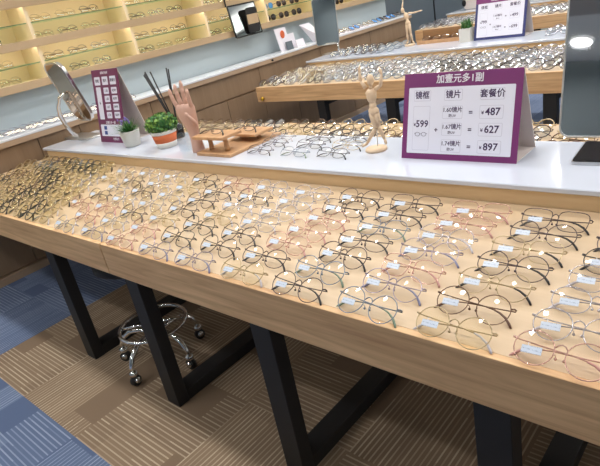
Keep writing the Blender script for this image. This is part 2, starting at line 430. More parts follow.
# ------------------------------------------------------------------ eyeglasses
TILT = radians(33)
def P(u, v, w=0, t=None):
    t = TILT if t is None else t
    return (u, v*cos(t)-w*sin(t)*1.0, v*sin(t)+w*cos(t))
SHAPES = {'round': (.0415, .0395, 2.0), 'oval': (.043, .034, 2.3), 'square': (.0435, .036, 3.4), 'hexagonal': (.043, .037, 2.6)}
def rim_pts(shape, cx, n=24, sc=1.0):
    a, b, p = SHAPES[shape]; out = []
    for i in range(n):
        t = 2*pi*i/n; ct, st = cos(t), sin(t)
        u = a*sc*math.copysign(abs(ct)**(2/p), ct); v = b*sc*math.copysign(abs(st)**(2/p), st)
        if shape == 'square': u *= 1+.06*(v/b)
        out.append((cx+u, v))
    return out
LC = .053
cache = {}
def cached(key, fn):
    if key not in cache: cache[key] = fn()
    return cache[key]
ZO = .0275
def up(me_b): return me_b.xf(at(0, 0, ZO))
def frame_mesh(shape, mat, thick=1.0):
    def f():
        b = MB()
        for c in (-LC, LC):
            b.tube([P(u, v, .001) for u, v in rim_pts(shape, c)], .0014*thick, 6, closed=True)
        a = SHAPES[shape][0]; g = LC-a
        b.tube([P(-g-.001, .012), P(-g*.6, .019), P(0, .021, .002), P(g*.6, .019), P(g+.001, .012)], .0016, 6)
        for s_ in (-1, 1):
            b.tube([P(s_*(LC+a-.001), .012), P(s_*(LC+a+.006), .014, -.001), P(s_*(LC+a+.008), .014, -.007)], .0022, 6)
            b.tube([P(s_*(g), -.004), P(s_*(g-.001), -.002, -.007), P(s_*(g-.003), -.006, -.010)], .0009, 5)
            b.ball(P(s_*(g-.003), -.009, -.010), .0035, 8, 5)
        return up(b).mesh('frame', mat)
    return cached(('frame', shape, mat.name, thick), f)
def lens_mesh(shape, side, mat):
    def f():
        n = 24; b = MB(); pts = rim_pts(shape, 0, n, .985); vs = []; fs = []
        for k, (r, h) in enumerate(((1, 0), (.7, .0016), (.35, .0028))):
            vs += [P(side*LC+u*r, v*r, h) for u, v in pts]
        vs.append(P(side*LC, 0, .0032))
        for k in range(2):
            for i in range(n): fs.append((k*n+i, k*n+(i+1) % n, k*n+n+(i+1) % n, k*n+n+i))
        for i in range(n): fs.append((2*n+i, 2*n+(i+1) % n, 3*n))
        b.add(vs, fs, True)
        return up(b).mesh('lens', mat)
    return cached(('lens', shape, side, mat.name), f)
def temple_mesh(shape, side, mat, tip, thick=1.0):
    def f():
        a = SHAPES[shape][0]; h = LC+a+.008; w = -.010 if side < 0 else -.016
        b = MB().use(mat)
        p = [P(side*h, .014, -.006), P(side*(h-.004), .014, w), P(side*.05, .011, w), P(-side*.02, .008, w), P(-side*.052, .004, w)]
        b.tube(p, .0017*thick, 5)
        b.use(tip)
        q = [P(-side*.050, .0042, w), P(-side*.066, .000, w), P(-side*.084, -.010, w), P(-side*.098, -.024, w-.001), P(-side*.103, -.031, w-.001)]
        b.tube(q, [v*(.5+.5*thick) for v in (.0022, .0028, .0034, .0036, .0028)], 6)
        return up(b).mesh('temple', None)
    return cached(('temple', shape, side, mat.name, tip.name, thick), f)
def tag_mesh():
    def f():
        b = MB(); c = [(-.021, -.0085), (.021, -.0085), (.021, .0085), (-.021, .0085)]
        R = Matrix.Rotation(radians(4), 2); cc = [R @ Vector(q) for q in c]
        b.prism([P(-.054+q.x, -.009+q.y, .0075) for q in cc], Vector(P(0, 0, .0009)))
        b.tube([P(-.066, .012, -.012), P(-.066, .006, .004), P(-.062, -.002, .0082)], .0007, 4)
        return up(b).mesh('price_tag', M['tag'])
    return cached('tag', f)
def ord_(n):
    return ['front', 'second', 'third', 'fourth', 'fifth', 'sixth', 'seventh', 'eighth', 'ninth', 'tenth', 'eleventh', 'twelfth', 'thirteenth', 'fourteenth',
            'fifteenth', 'sixteenth', 'seventeenth', 'eighteenth', 'nineteenth', 'twentieth'][n-1]
def ordn(n): return 'first' if n == 1 else ord_(n)
def glasses(x, y, z, rz, shape, mat, tip, lens, tagged, label, group, thick=1.0):
    t_ = thing('eyeglasses', label, 'glasses', (x, y, z), rz, group)
    link('frame', frame_mesh(shape, mat, thick), t_)
    for s_ in (-1, 1):
        link('lens', lens_mesh(shape, s_, lens), t_); link('temple', temple_mesh(shape, s_, mat, tip, thick), t_)
    if tagged: link('price_tag', tag_mesh(), t_)
    return t_
STY = {'dark': (M['gunmetal'], M['tipblack'], 'dark metal'), 'black': (M['blackm'], M['tipblack'], 'black'),
       'rose': (M['rosegold'], M['tippink'], 'rose gold'), 'silver': (M['silver'], M['tipclear'], 'silver'),
       'gold': (M['gold'], M['tipclear'], 'gold'), 'goldblack': (M['gold'], M['tipblack'], 'gold rimmed black armed'),
       'bronze': (M['bronze'], M['tipbrown'], 'brown'), 'lilac': (M['lilac'], M['tipblue'], 'lilac'), 'blue': (M['bluegrey'], M['tipgreen'], 'blue grey')}
# the right-hand grid: one string per column from right, front to back, read off the photo
COLS = [
 ['rose', 'silver', 'silver', 'silver', 'black', 'dark', 'dark'],
 ['gold', 'bronze', 'goldblack', 'dark', 'goldblack', 'dark', 'dark'],
 ['blue', 'lilac', 'rose', 'lilac', 'silver', 'rose', 'rose'],
 ['dark', 'blue', 'dark', 'dark', 'blue', 'dark', 'dark'],
 ['gold', 'dark', 'rose', 'rose', 'rose', 'dark', 'dark'],
 ['lilac', 'dark', 'dark', 'silver', 'silver', 'silver', 'silver'],
 ['lilac', 'black', 'black', 'gold', 'silver', 'dark', 'silver'],
 ['rose', 'rose', 'gold', 'dark', 'dark', 'dark', 'rose'],
 ['lilac', 'silver', 'dark', 'silver', 'silver', 'gold', 'dark'],
 ['silver', 'rose', 'rose', 'silver', 'dark', 'silver', 'silver'],
]
SHP = ['round', 'round', 'round', 'oval', 'round', 'square', 'square']
rnd = random.Random(3)
for c, col in enumerate([['silver', 'rose', 'dark', 'silver', 'dark', 'rose', 'dark']]+COLS+[['silver', 'gold', 'rose', 'dark', 'silver', 'dark', 'silver'], ['rose', 'silver', 'gold', 'silver', 'dark', 'gold', 'silver']]):
    k = c-1
    for j, st in enumerate(col):
        mat, tip, word = STY[st]
        shp = 'square' if (j == 6 and k < 4) else ['round', 'round', 'oval', 'hexagonal', 'round', 'round', 'square'][(j+k*2) % 7]
        if j <= 1 and k < 4: shp = 'round'
        if k < 0: shp = 'round'
        x = -.34-.225*k+.065+.0035*j+rnd.uniform(-.005, .005); y = .895+.0975*j+rnd.uniform(-.004, .004)
        if k < 0: x -= .005
        if x < -2.42-.75*(y-.9): continue
        lens = M['lenspink'] if st == 'rose' else (M['lensyellow'] if (st in ('gold',) or k > 7) else M['lens'])
        lab = '%s %s tagged eyeglasses, %s row, %s column from right' % (word, shp, ord_(j+1), ordn(c+1))
        g_ = glasses(x, y, .757, rnd.uniform(-.05, .05)-.03, shp, mat, tip, lens, True, lab, 'eyeglasses on the near table front')
        g_.scale = (.92, .92, .92)
# dense left-hand part
r2 = random.Random(11)
for c in range(10):
    for j in range(8):
        x = -2.56-.75*.088*j-.152*c+r2.uniform(-.006, .006); y = .905+.088*j+r2.uniform(-.004, .004)
        st = r2.choice(['black', 'black', 'goldblack', 'gold', 'bronze', 'goldblack', 'black']) if not (j > 5 and c > 1) else r2.choice(['dark', 'black', 'goldblack', 'blue'])
        if c == 0: st = r2.choice(['silver', 'gold', 'goldblack'])
        if x-.1 < -3.98: continue
        mat, tip, word = STY[st]; shp = r2.choice(['round', 'oval', 'square', 'hexagonal'])
        if j == 7: shp = 'square'
        lab = '%s %s eyeglasses in crowded left block, %s row, %s column' % (word, shp, ord_(j+1), ordn(c+1))
        g_ = glasses(x, y, .757, r2.uniform(-.12, .12), shp, mat, tip, M['lensamber'], False, lab, 'crowded eyeglasses at the table left end', 1.6 if st in ('black', 'dark', 'goldblack') else 1.3)
        g_.scale = (.84, .88, .95)
# nine unfolded-looking pairs on the white shelf
k = 0
for j, row in enumerate([[(-1.908, 1.737), (-1.68, 1.733), (-1.471, 1.745)], [(-1.914, 1.85), (-1.679, 1.846), (-1.469, 1.852)], [(-1.952, 1.95), (-1.708, 1.95), (-1.5, 1.955)]]):
    for i, (x, y) in enumerate(row):
        st = ['dark', 'blue', 'black', 'dark', 'dark', 'goldblack', 'silver', 'dark', 'black'][k]; k += 1
        mat, tip, word = STY[st]
        lab = '%s thin eyeglasses on white raised shelf, %s row, %s from wooden stand' % (word, ['front', 'middle', 'back'][j], ['nearest', 'second', 'third'][i])
        g_ = glasses(x, y, .832, -.08, 'oval', mat, tip, M['lens'], False, lab, 'eyeglasses on the white shelf'); g_.scale = (.85, .85, .72)

# low poly pair for the distance (one mesh each)
def far_mesh(key, mat, lens, sun=False, tilt=TILT, n=14):
    def f():
        b = MB().use(mat); z0 = .0225+.006 if tilt < 1 else .039
        for c in (-LC, LC):
            b.tube([P(u, v, 0, tilt) for u, v in rim_pts('oval' if sun else 'round', c, n)], .0019 if (sun and tilt < 1) else .0028, 4, closed=True)
        b.tube([P(-.012, .014, 0, tilt), P(.012, .014, 0, tilt)], .0026, 4)
        for s_ in (-1, 1):
            w = -.012-.004*s_
            if tilt < 1: b.tube([P(s_*.103, .014, -.003, tilt), P(s_*.098, .013, w, tilt), P(-s_*.05, .006, w, tilt), P(-s_*.098, -.024, w, tilt)], .0026, 4)
            else: b.tube([P(s_*.098, .014, 0, tilt), P(s_*.1, .013, -.08, tilt), P(s_*.098, -.02, -.14, tilt)], .0026, 4)
        b.use(lens)
        for c in (-LC, LC):
            vs = [P(u, v, 0, tilt) for u, v in rim_pts('oval' if sun else 'round', c, n, .97)]+[P(c, 0, .007, tilt)]
            b.add(vs, [(i, (i+1) % n, n) for i in range(n)], True)
        b.xf(at(0, 0, z0 if tilt < 1 else .037))
        return b.mesh('eyeglasses', None)
    return cached(('far', key), f)
FARM = {'silver': far_mesh('s', M['silver'], M['lensblue']), 'dark': far_mesh('d', M['gunmetal'], M['lensblue']), 'black': far_mesh('b', M['blackm'], M['lensblue']),
        'blue': far_mesh('bl', M['bluegrey'], M['lensblue']), 'gold': far_mesh('g', M['gold'], M['lensyellow']), 'brown': far_mesh('br', M['bronze'], M['lensyellow']),
        'blackgold': far_mesh('bg', M['blackm'], M['lensyellow'])}
FAR = []
def far(key, x, y, z, rz, label, group, s=1.0):
    FAR.append((FARM[key], (x, y, z), rz, (s, s, s), label, group))
r3 = random.Random(5)
cnt = 0
for j in range(4):
    for c in range(17):
        x = -3.85+.2*c+r3.uniform(-.01, .01)
        if x > -.55: continue
        key = r3.choice(['gold', 'blackgold', 'brown', 'gold', 'dark'])
        far(key, x, 2.11+.1*j, .757, r3.uniform(-.15, .15),
            '%s eyeglasses behind nearest white shelf, %s row, %s from left' % (key.replace('blackgold', 'black'), ord_(j+1), ordn(c+1)), 'eyeglasses on the near table rear side', .85)
for j in range(8):
    for c in range(17):
        x = -3.77+.2*c+r3.uniform(-.012, .012)
        if x > -.75: continue
        key = r3.choice(['silver', 'silver', 'dark', 'blue', 'silver', 'black'])
        if c < 3: key = r3.choice(['gold', 'silver', 'dark'])
        far(key, x, 3.70+.091*j, .757, r3.uniform(-.3, .3),
            '%s eyeglasses heaped on second table front, %s row, %s from left end' % (key, ord_(j+1), ordn(c+1)), 'eyeglasses on the second table front')
for j in range(3):
    for c in range(4):
        far(r3.choice(['blue', 'dark']), -3.55+.19*c, 4.56+.13*j, .832, r3.uniform(-.2, .2),
            'blue tinted eyeglasses on second table white shelf, %s row, %s from leaning mirror' % (ord_(j+1), ordn(c+1)), 'eyeglasses on the second white shelf')
for j in range(2):
    for c in range(3):
        far('silver', -1.46+.2*c, 4.62+.15*j, .832, r3.uniform(-.2, .2),
            'silver eyeglasses on second white shelf right of far sign, %s row, %s along' % (ord_(j+1), ordn(c+1)), 'eyeglasses right of the far sign')
for j in range(6):
    for c in range(14):
        x = -3.74+.2*c
        far(r3.choice(['silver', 'silver', 'dark']), x, 6.72+.125*j, .757, r3.uniform(-.3, .3),
            'silvery eyeglasses on farthest table, %s row, %s from its left end' % (ord_(j+1), ordn(c+1)), 'eyeglasses on the farthest table')
# counter glasses at left (white lit pairs)
for j in range(2):
    for c in range(11):
        y = 1.0+.145*c
        far('silver', -4.16-.085*j if False else -4.11-.095*j, y, .9565, pi/2+r3.uniform(-.2, .2),
            'silver eyeglasses on white wall counter, %s row, %s from the near end' % (ord_(j+1), ordn(c+1)), 'eyeglasses on the wall counter', .8)
for c in range(6):
    o = link('eyeglasses', far_mesh('cnt%d' % (c % 3), (M['bronze'], M['silver'], M['gold'])[c % 3], (M['sunblue'], M['lensyellow'], M['lensblue'])[c % 3]))
    o.location = (-4.15+.05*(c % 2), 5.2+.15*c, .9585+.004); o.rotation_euler = (0, 0, pi/2)
    tag(o, 'coloured eyeglasses on white tray at counter far end, %s from leaning mirror' % ordn(c+1), 'glasses', 'eyeglasses on the counter tray')
tag(MB().bbox(-4.25, -4.06, 5.08, 6.08, .9565, .962, .001).obj('display_tray', M['paper']), 'flat white tray under coloured glasses on wall counter', 'tray')

# shelves full of pairs
SUN = [far_mesh('sunA', M['blackm'], M['sunlens'], True, radians(82)), far_mesh('sunB', M['bronze'], M['sunlens'], True, radians(82)), far_mesh('sunC', M['bluegrey'], M['sunblue'], True, radians(82))]
OPT = [far_mesh('optA', M['gunmetal'], M['lensfar'], True, radians(55)), far_mesh('optB', M['gold'], M['lensfar'], True, radians(55)), far_mesh('optC', M['bronze'], M['lensfar'], True, radians(55)), far_mesh('optD', M['silver'], M['lensfar'], True, radians(55))]
lvname = ['bottom wooden shelf', 'lowest glass shelf', 'second wooden shelf', 'middle glass shelf', 'third wooden shelf', 'top glass shelf', 'top board']
for l, z in enumerate(LV[:6]):
    y = 1.5-.02*l; n = 0
    while y < 6.6:
        n += 1
        near_div = any(abs(y-(.6+.52+.82*j+.012)) < .115 for j in range(8))
        if near_div or (3.75 < y < 4.3 and l < 2 and False): y += .04; continue
        sun = y > 4.3
        me = (SUN[2] if (l == 1 and abs(y-4.5) < .12) else SUN[(n*7+l) % 2]) if sun else OPT[r3.choice([0, 0, 1, 2, 3, 1])]
        lo_, ro_ = (SX-.10 if l % 2 == 0 else SX-.09, y, z+.001), pi/2+r3.uniform(-.05, .05)
        lb_ = ('%s standing on %s of wall shelving, %s from the left' % ('dark sunglasses' if sun else 'thin framed eyeglasses', lvname[l], ('first second third fourth fifth sixth seventh eighth ninth tenth eleventh twelfth thirteenth fourteenth fifteenth sixteenth seventeenth eighteenth nineteenth twentieth'.split()+['%dth' % q for q in range(21, 90)])[n-1]))
        if sun:
            o = link('sunglasses', me); o.location = lo_; o.rotation_euler = (0, 0, ro_); o.scale = (.82, .82, .9); tag(o, lb_, 'glasses', 'sunglasses on the wall shelving')
        else: FAR.append((me, lo_, ro_, (.82, .82, .9), lb_, 'eyeglasses on the wall shelving'))
        y += .215 if sun else .205

# ------------------------------------------------------------------ price signs
def tent(name, label, loc, W, Yd, H_, card, apex, rz=0, inner=None):
    """A-frame sign; local x along width, front foot at y=0, apex at y=apex"""
    t_ = thing(name, label, 'sign', loc, rz)
    th = .004
    n = Vector((0, -H_, apex)).normalized()
    MB().prism([(0, 0, 0), (W, 0, 0), (W, apex, H_), (0, apex, H_)], n*-th).obj('front_panel', card, t_)
    MB().prism([(0, Yd, 0), (0, apex+.004, H_), (W, apex+.004, H_), (W, Yd, 0)], (0, -.003, -.001)).obj('back_panel', M['cream'], t_)
    MB().box(0.002, W-.002, .006, Yd-.006, 0.0005, .003).obj('bottom_panel', M['cream'], t_)
    L = math.hypot(apex, H_)
    vdir = Vector((0, apex, H_)).normalized()
    mtx = Matrix(((1, 0, 0, W/2), (0, vdir.y, n.y, apex/2), (0, vdir.z, n.z, H_/2), (0, 0, 0, 1)))
    # columns: x axis, v dir, normal
    mtx = Matrix(((1, 0, 0, W/2), (0, vdir.y, -abs(n.y), apex/2), (0, vdir.z, abs(n.z), H_/2), (0, 0, 0, 1)))
    return t_, mtx, L
def rect(mb, u0, u1, v0, v1, w0, w1, r=.0):
    pts = []
    if r <= 0: pts = [(u0, v0), (u1, v0), (u1, v1), (u0, v1)]
    else:
        for cx, cy, a0 in ((u1-r, v0+r, -90), (u1-r, v1-r, 0), (u0+r, v1-r, 90), (u0+r, v0+r, 180)):
            for k in range(4): a = radians(a0+k*30); pts.append((cx+r*cos(a), cy+r*sin(a)))
    return mb.prism([(u, v, w0) for u, v in pts], (0, 0, w1-w0))
def outlined(t_, mtx, u, v, w, h, fill=None, line=None):
    b = rect(MB(), u-w/2, u+w/2, v-h/2, v+h/2, .0012, .0014, .004); b.xf(mtx); b.obj('text_box', line or M['boxline'], t_)
    b = rect(MB(), u-w/2+.0012, u+w/2-.0012, v-h/2+.0012, v+h/2-.0012, .0012, .0017, .0035); b.xf(mtx); b.obj('text_box', fill or M['paperpanel'], t_)

def icon_glasses(mb, u, v, s):
    for c in (-1, 1):
        mb.tube([(u+c*.55*s+.42*s*cos(a), v+.3*s*sin(a), .0022) for a in [2*pi*i/14 for i in range(14)]], .0008, 4, closed=True)
    mb.tube([(u-.14*s, v+.08*s, .0022), (u+.14*s, v+.08*s, .0022)], .0008, 4)
    for c in (-1, 1): mb.tube([(u+c*.96*s, v+.1*s, .0022), (u+c*1.12*s, v+.14*s, .0022)], .0008, 4)

def price_sign(label, loc, W, H_, Yd, apex, card, frame_card=None, prices=None, small=False, rz=0):
    t_, mtx, L = tent('price_sign', label, loc, W, Yd, H_, card, apex, rz)
    m = .022*W/.45; top = .052*W/.45
    b = rect(MB(), -W/2+m, W/2-m, -L/2+m, L/2-top, .0003, .0012, .004); b.xf(mtx); b.obj('white_panel', M['paperpanel'], t_)
    k = W/.45; kv = (L-top-m)/.245
    V = lambda v: -L/2+m+v*kv
    put_text('title_text', '加壹元多1副', .033*k, M['paper'], t_, mtx, 0.0, L/2-top/2, .0012, .0005)
    for u, s_ in ((-.145, '镜框'), (-.02, '镜片'), (.125, '套餐价')):
        outlined(t_, mtx, u*k, V(.215), (.085 if u > .1 else .07)*k, .040*kv)
        put_text('heading_text', s_, .030*k, M['ink'], t_, mtx, u*k, V(.215), .0018, .0005)
    outlined(t_, mtx, -.145*k, V(.094), .07*k, .165*kv)
    yen, rows = prices
    put_text('price_text', '¥', .013*k, M['ink'], t_, mtx, -.172*k, V(.107), .0018, .0004)
    put_text('price_text', yen, .029*k, M['ink'], t_, mtx, -.141*k, V(.110), .0018, .0008)
    ic = MB(); icon_glasses(ic, -.145*k, V(.072), .024*k); ic.xf(mtx); ic.obj('glasses_icon', M['ink'], t_)
    put_text('plus_text', '+', .024*k, M['ink'], t_, mtx, -.082*k, V(.088), .0018, .0008)
    for i, (a, pz) in enumerate(rows):
        v = [.153, .092, .031][i] if len(rows) == 3 else [.14, .06][i]
        outlined(t_, mtx, -.02*k, V(v), .078*k, .046*kv); outlined(t_, mtx, .125*k, V(v), .085*k, .046*kv)
        put_text('lens_text', a, .021*k, M['ink'], t_, mtx, -.02*k, V(v+.008), .0018, .0004)
        put_text('lens_note_text', '防UV', .0125*k, M['ink'], t_, mtx, -.02*k, V(v-.013), .0018, .0003)
        put_text('equals_text', '=', .026*k, M['ink'], t_, mtx, .050*k, V(v-.002), .0018, .0006)
        put_text('price_text', '¥', .013*k, M['ink'], t_, mtx, .094*k, V(v-.003), .0018, .0004)
        put_text('price_text', pz, .029*k, M['ink'], t_, mtx, .130*k, V(v), .0018, .0008)
    return t_
price_sign('large purple bordered price tent sign on nearest white shelf, reading 487, 627 and 897', (-1.150, 1.778, .832), .452, .305, .184, .092, M['purple'],
           prices=('599', [('1.60镜片', '487'), ('1.67镜片', '627'), ('1.74镜片', '897')]))
price_sign('small navy and purple bordered price sign on second table', (-2.19, 4.72, .832), .44, .33, .19, .095, M['navy'],
           prices=('799', [('1.60镜片', '499'), ('1.67镜片', '699')]), rz=-.03)
t_ = bpy.data.objects[-1] if False else [o for o in bpy.data.objects if o.name.startswith('price_sign')][-1]
vd = Vector((0, .095, .33)).normalized(); nn = Vector((0, -.33, .095)).normalized()
mt = Matrix(((1, 0, 0, .22), (0, vd.y, nn.y, .0475), (0, vd.z, nn.z, .165), (0, 0, 0, 1)))
L2 = math.hypot(.095, .33)
rect(MB(), -.22, .22, L2/2-.05, L2/2, .0002, .0009).xf(mt).obj('title_band', M['purple'], t_)

# tall plum card
CW, CH = .315, .452
t_, mtx, L = tent('price_card', 'tall plum tent card with grid of white boxes beside the lavender pot', (-3.487, 1.785, .832), CW, .19, CH, M['plum'], .09)
put_text('title_text', '套餐价格表', .018, M['paper'], t_, mtx, 0, L/2-.022, .001, .0002)
def whitebox(u, v, w, h, txt=None, sz=.02):
    rect(MB(), u-w/2, u+w/2, v-h/2, v+h/2, .0003, .0012, .005).xf(mtx).obj('white_box', M['paperpanel'], t_)
    if txt: put_text('box_text', txt, sz, M['ink'], t_, mtx, u, v, .0016, .0004)
for u, s_ in ((-.095, '镜框'), (.0, '镜片'), (.095, '套餐价')): whitebox(u, L/2-.07, .07, .052, s_, .022)
whitebox(-.095, L/2-.21, .058, .205, '¥', .02)
for i, (a, b_) in enumerate((('1.56', '¥299'), ('1.60', '¥399'), ('1.67', '¥499'), ('1.74', '¥699'))):
    v = L/2-.132-.051*i
    whitebox(.0, v, .062, .040, a, .018); whitebox(.095, v, .066, .040, b_, .018)
put_text('note_text', '加壹元多一副', .02, M['paper'], t_, mtx, 0, -L/2+.128, .001, .0003)
whitebox(.005, -L/2+.078, .27, .075)
rect(MB(), -.09, -.055, -L/2+.082, -L/2+.106, .0014, .0018).xf(mtx).obj('blue_print', M['bluepatch'], t_)
rect(MB(), -.09, -.055, -L/2+.050, -L/2+.074, .0014, .0018).xf(mtx).obj('blue_print', M['bluepatch'], t_)
put_text('note_text', '免费验光', .018, M['paper'], t_, mtx, .04, -L/2+.022, .001, .0003)

# ------------------------------------------------------------------ mirrors
def rrect_pts(w, h, r, n=7):
    out = []
    for cx, cy, a0 in ((w/2-r, -h/2+r, -90), (w/2-r, h/2-r, 0), (-w/2+r, h/2-r, 90), (-w/2+r, -h/2+r, 180)):
        for k in range(n): a = radians(a0+k*90/(n-1)); out.append((cx+r*cos(a), cy+r*sin(a)))
    return out
def mirror_panel(par, w, h, r, mtx, th=.012, frame='chrome', glass='mirror', inset=.006):
    p = rrect_pts(w, h, r)
    b = MB().prism([(u, v, 0) for u, v in p], (0, 0, -th)); b.xf(mtx)
    fr = b.obj('mirror_frame', M[frame], par)
    q = rrect_pts(w-2*inset, h-2*inset, max(r-inset, .003))
    b = MB().prism([(u, v, .0002) for u, v in q], (0, 0, .001)); b.xf(mtx); b.obj('mirror_glass', M[glass], par)
    b = MB().tube([(u, v, 0) for u, v in p], .004, 6, closed=True); b.xf(mtx); b.obj('rim', M[frame], par)
def facing(center, tilt, rz=0):      # panel facing -Y, tilted back by tilt
    return at(*center) @ Matrix.Rotation(rz, 4, 'Z') @ Matrix.Rotation(pi/2-tilt, 4, 'X')
# big right mirror
t_ = thing('table_mirror', 'large frameless standing mirror at the right edge by the phone', 'mirror', (-.455, 2.09, .757), 0)
tl = radians(16)
hgt = .62; c0 = Vector((.0, -.02, .085)); cc = c0+Vector((0, sin(tl), cos(tl)))*hgt/2
mirror_panel(t_, .42, hgt, .035, facing((cc.x+.012, cc.y, cc.z), tl, radians(4)), .006, 'steel', 'mirror', .003)
MB().bbox(-.08, .08, .06, .22, 0, .012, .004).obj('base', M['steel'], t_)
MB().tube([(0, .13, .01), (0, .13, .12), (0, .098, .3)], .009, 10).obj('post', M['steel'], t_)
# left chrome mirror
t_ = thing('table_mirror', 'chrome tilting makeup mirror on rectangular base at the left end', 'mirror', (-3.76, 1.86, .832), 0)
MB().bbox(-.26, .07, -.075, .075, 0, .014, .004).obj('base', M['steel'], t_)
MB().bbox(-.265, .075, -.08, .08, 0, .008, .003).obj('base_rim', M['chrome'], t_)
tl = radians(-15)
mirror_panel(t_, .25, .43, .07, facing((.02, -.06, .335), tl), .02, 'chrome', 'brownreflection', .012)
MB().tube([(-.11, -.045, .012), (-.15, -.075, .10), (-.14, -.10, .19), (-.11, -.105, .25), (-.06, -.095, .31), (-.01, -.07, .335)], [.016, .014, .016, .014, .012, .009], 10, flat=1.0).obj('arm', M['chrome'], t_)
# mirror on table 2
t_ = thing('table_mirror', 'rectangular standing mirror at left end of second table', 'mirror', (-3.745, 4.80, .832), 0)
tl = radians(7)
mirror_panel(t_, .26, .47, .03, facing((-.115, .03, .33), tl, radians(20)), .01, 'steel', 'mirror', .005)
MB().bbox(-.17, .05, -.05, .06, 0, .01, .003).obj('base', M['steel'], t_)
MB().tube([(.0, .035, .01), (-.02, .06, .08), (-.04, .08, .14), (-.06, .075, .25)], .012, 10).obj('post', M['chrome'], t_)
# hanging mirror on shelving
t_ = thing('hanging_mirror', 'black edged mirror hanging in front of the wall shelving', 'mirror', (-4.225, 4.03, 1.19), 0)
mt = at(.01, 0, .155) @ Matrix.Rotation(pi/2, 4, 'Z') @ Matrix.Rotation(pi/2-.13, 4, 'X')
mirror_panel(t_, .37, .30, .008, mt, .012, 'black', 'dimreflection', .010)
MB().tube([(-.008, -.2, .3), (-.008, -.2, .62)], .008, 8).obj('hanging_rod', M['black'], t_)
t_ = thing('reflection_plate', 'black rounded plate standing in for a reflection in the shelf mirror right half', 'mirror', (-4.185, 4.09, 1.19), 0)  # dark reflection in the mirror, built as a solid plate
mt = at(.018, 0, .14) @ Matrix.Rotation(pi/2, 4, 'Z') @ Matrix.Rotation(pi/2, 4, 'X')
b = MB().prism([(u, v, 0) for u, v in rrect_pts(.155, .235, .03)], (0, 0, -.012)); b.xf(mt); b.obj('back', M['black'], t_)
b = MB().prism([(u, v+.01, .0005) for u, v in rrect_pts(.15, .09, .004)], (0, 0, .001)); b.xf(mt); b.obj('tan_band', M['shelf'], t_)

# ------------------------------------------------------------------ plants
def blade(mb, base, d, L, w, bend):
    d = Vector(d).normalized(); side = d.cross(Vector((0, 0, 1)));
    if side.length < .05: side = Vector((1, 0, 0))
    side.normalize(); p = Vector(base); vs = []
    for i in range(4):
        t_ = i/3; q = p+d*L*t_+Vector((d.x, d.y, -abs(bend)))*bend*L*t_*t_
        ww = w*(1-t_)**.7*(.6+.8*t_ if t_ < .5 else 1)
        vs += [q-side*ww/2, q+side*ww/2]
    mb.add(vs, [(0, 1, 3, 2), (2, 3, 5, 4), (4, 5, 7, 6)], True)
def leafquad(mb, c, n, s, rr):
    n = Vector(n).normalized(); a = n.orthogonal().normalized(); a = Matrix.Rotation(rr.uniform(0, 6.3), 3, n) @ a; b = n.cross(a)
    c = Vector(c); mb.add([c-a*s, c-b*s*.55+n*s*.15, c+a*s, c+b*s*.55+n*s*.15], [(0, 1, 2, 3)], True)
rp = random.Random(2)
# white pot with lavender tufts
t_ = thing('potted_plant', 'small leafy plant with lavender tips in a white pot by plum card', 'plant', (-3.04, 1.75, .832), 0)
t_.scale = (.84, .84, .84)
MB().lathe([(.05, 0), (.058, .01), (.072, .1), (.075, .115), (.068, .115), (.064, .1)]).obj('pot', M['potwhite'], t_)
MB().lathe([(.066, .095), (.001, .1)]).obj('soil', M['soil'], t_)
b = MB()
for i in range(170):
    a = rp.uniform(0, 2*pi); e = rp.uniform(.15, 1.4)
    blade(b.use(M['leafdark'] if i % 3 else M['leaf']), (.03*cos(a)*rp.random(), .03*sin(a)*rp.random(), .1), (cos(a)*cos(e), sin(a)*cos(e), sin(e)), rp.uniform(.07, .13), .009, .25)
b.obj('foliage', None, t_)
b = MB()
for i in range(13):
    a = rp.uniform(0, 2*pi); e = rp.uniform(.8, 1.5); L_ = rp.uniform(.1, .13)
    b.ball((cos(a)*cos(e)*L_, sin(a)*cos(e)*L_, .1+sin(e)*L_*.85), .006, 6, 4, sz=1.6)
b.obj('flower', M['lavender'], t_)
# terracotta pot with bush
t_ = thing('potted_plant', 'round bushy green plant in an orange and white pot by wooden hand', 'plant', (-2.70, 1.765, .832), 0)
t_.scale = (.92, .92, .95)
b = MB().use(M['potwhite']).lathe([(.058, 0), (.062, .01), (.068, .035)]).use(M['terracotta']).lathe([(.0682, .035), (.078, .085)]).use(M['potwhite']).lathe([(.0785, .085), (.083, .105), (.075, .105), (.072, .09)])
b.obj('pot', None, t_)
MB().lathe([(.074, .09), (.001, .095)]).obj('soil', M['soil'], t_)
b = MB()
for i in range(900):
    n = Vector((rp.gauss(0, 1), rp.gauss(0, 1), rp.gauss(.25, 1))).normalized(); r_ = rp.uniform(.8, 1.05)
    c = Vector((n.x*.098*r_, n.y*.095*r_, .14+n.z*.062*r_))
    leafquad(b.use([M['leaf'], M['leaf2'], M['leafdark']][i % 3]), c, n+Vector((rp.gauss(0, .5), rp.gauss(0, .5), rp.gauss(0, .5))), rp.uniform(.009, .016), rp)
b.use(M['leafdark']).ball((0, 0, .14), .08, 14, 8, sz=.6)
b.obj('foliage', None, t_)
# grass pot on table 2
t_ = thing('potted_plant', 'small green grass tuft in a square white pot on second table', 'plant', (-2.26, 4.745, .832), 0)
MB().prism([(-.05, -.05, 0), (.05, -.05, 0), (.05, .05, 0), (-.05, .05, 0)], (0, 0, .11)).obj('pot', M['potwhite'], t_)
b = MB()
for i in range(120):
    a = rp.uniform(0, 2*pi); e = rp.uniform(.8, 1.5)
    blade(b.use(M['leaf'] if i % 2 else M['leafdark']), (rp.uniform(-.04, .04), rp.uniform(-.04, .04), .108), (cos(a)*cos(e), sin(a)*cos(e), sin(e)), rp.uniform(.05, .1), .009, .2)
b.obj('foliage', None, t_)
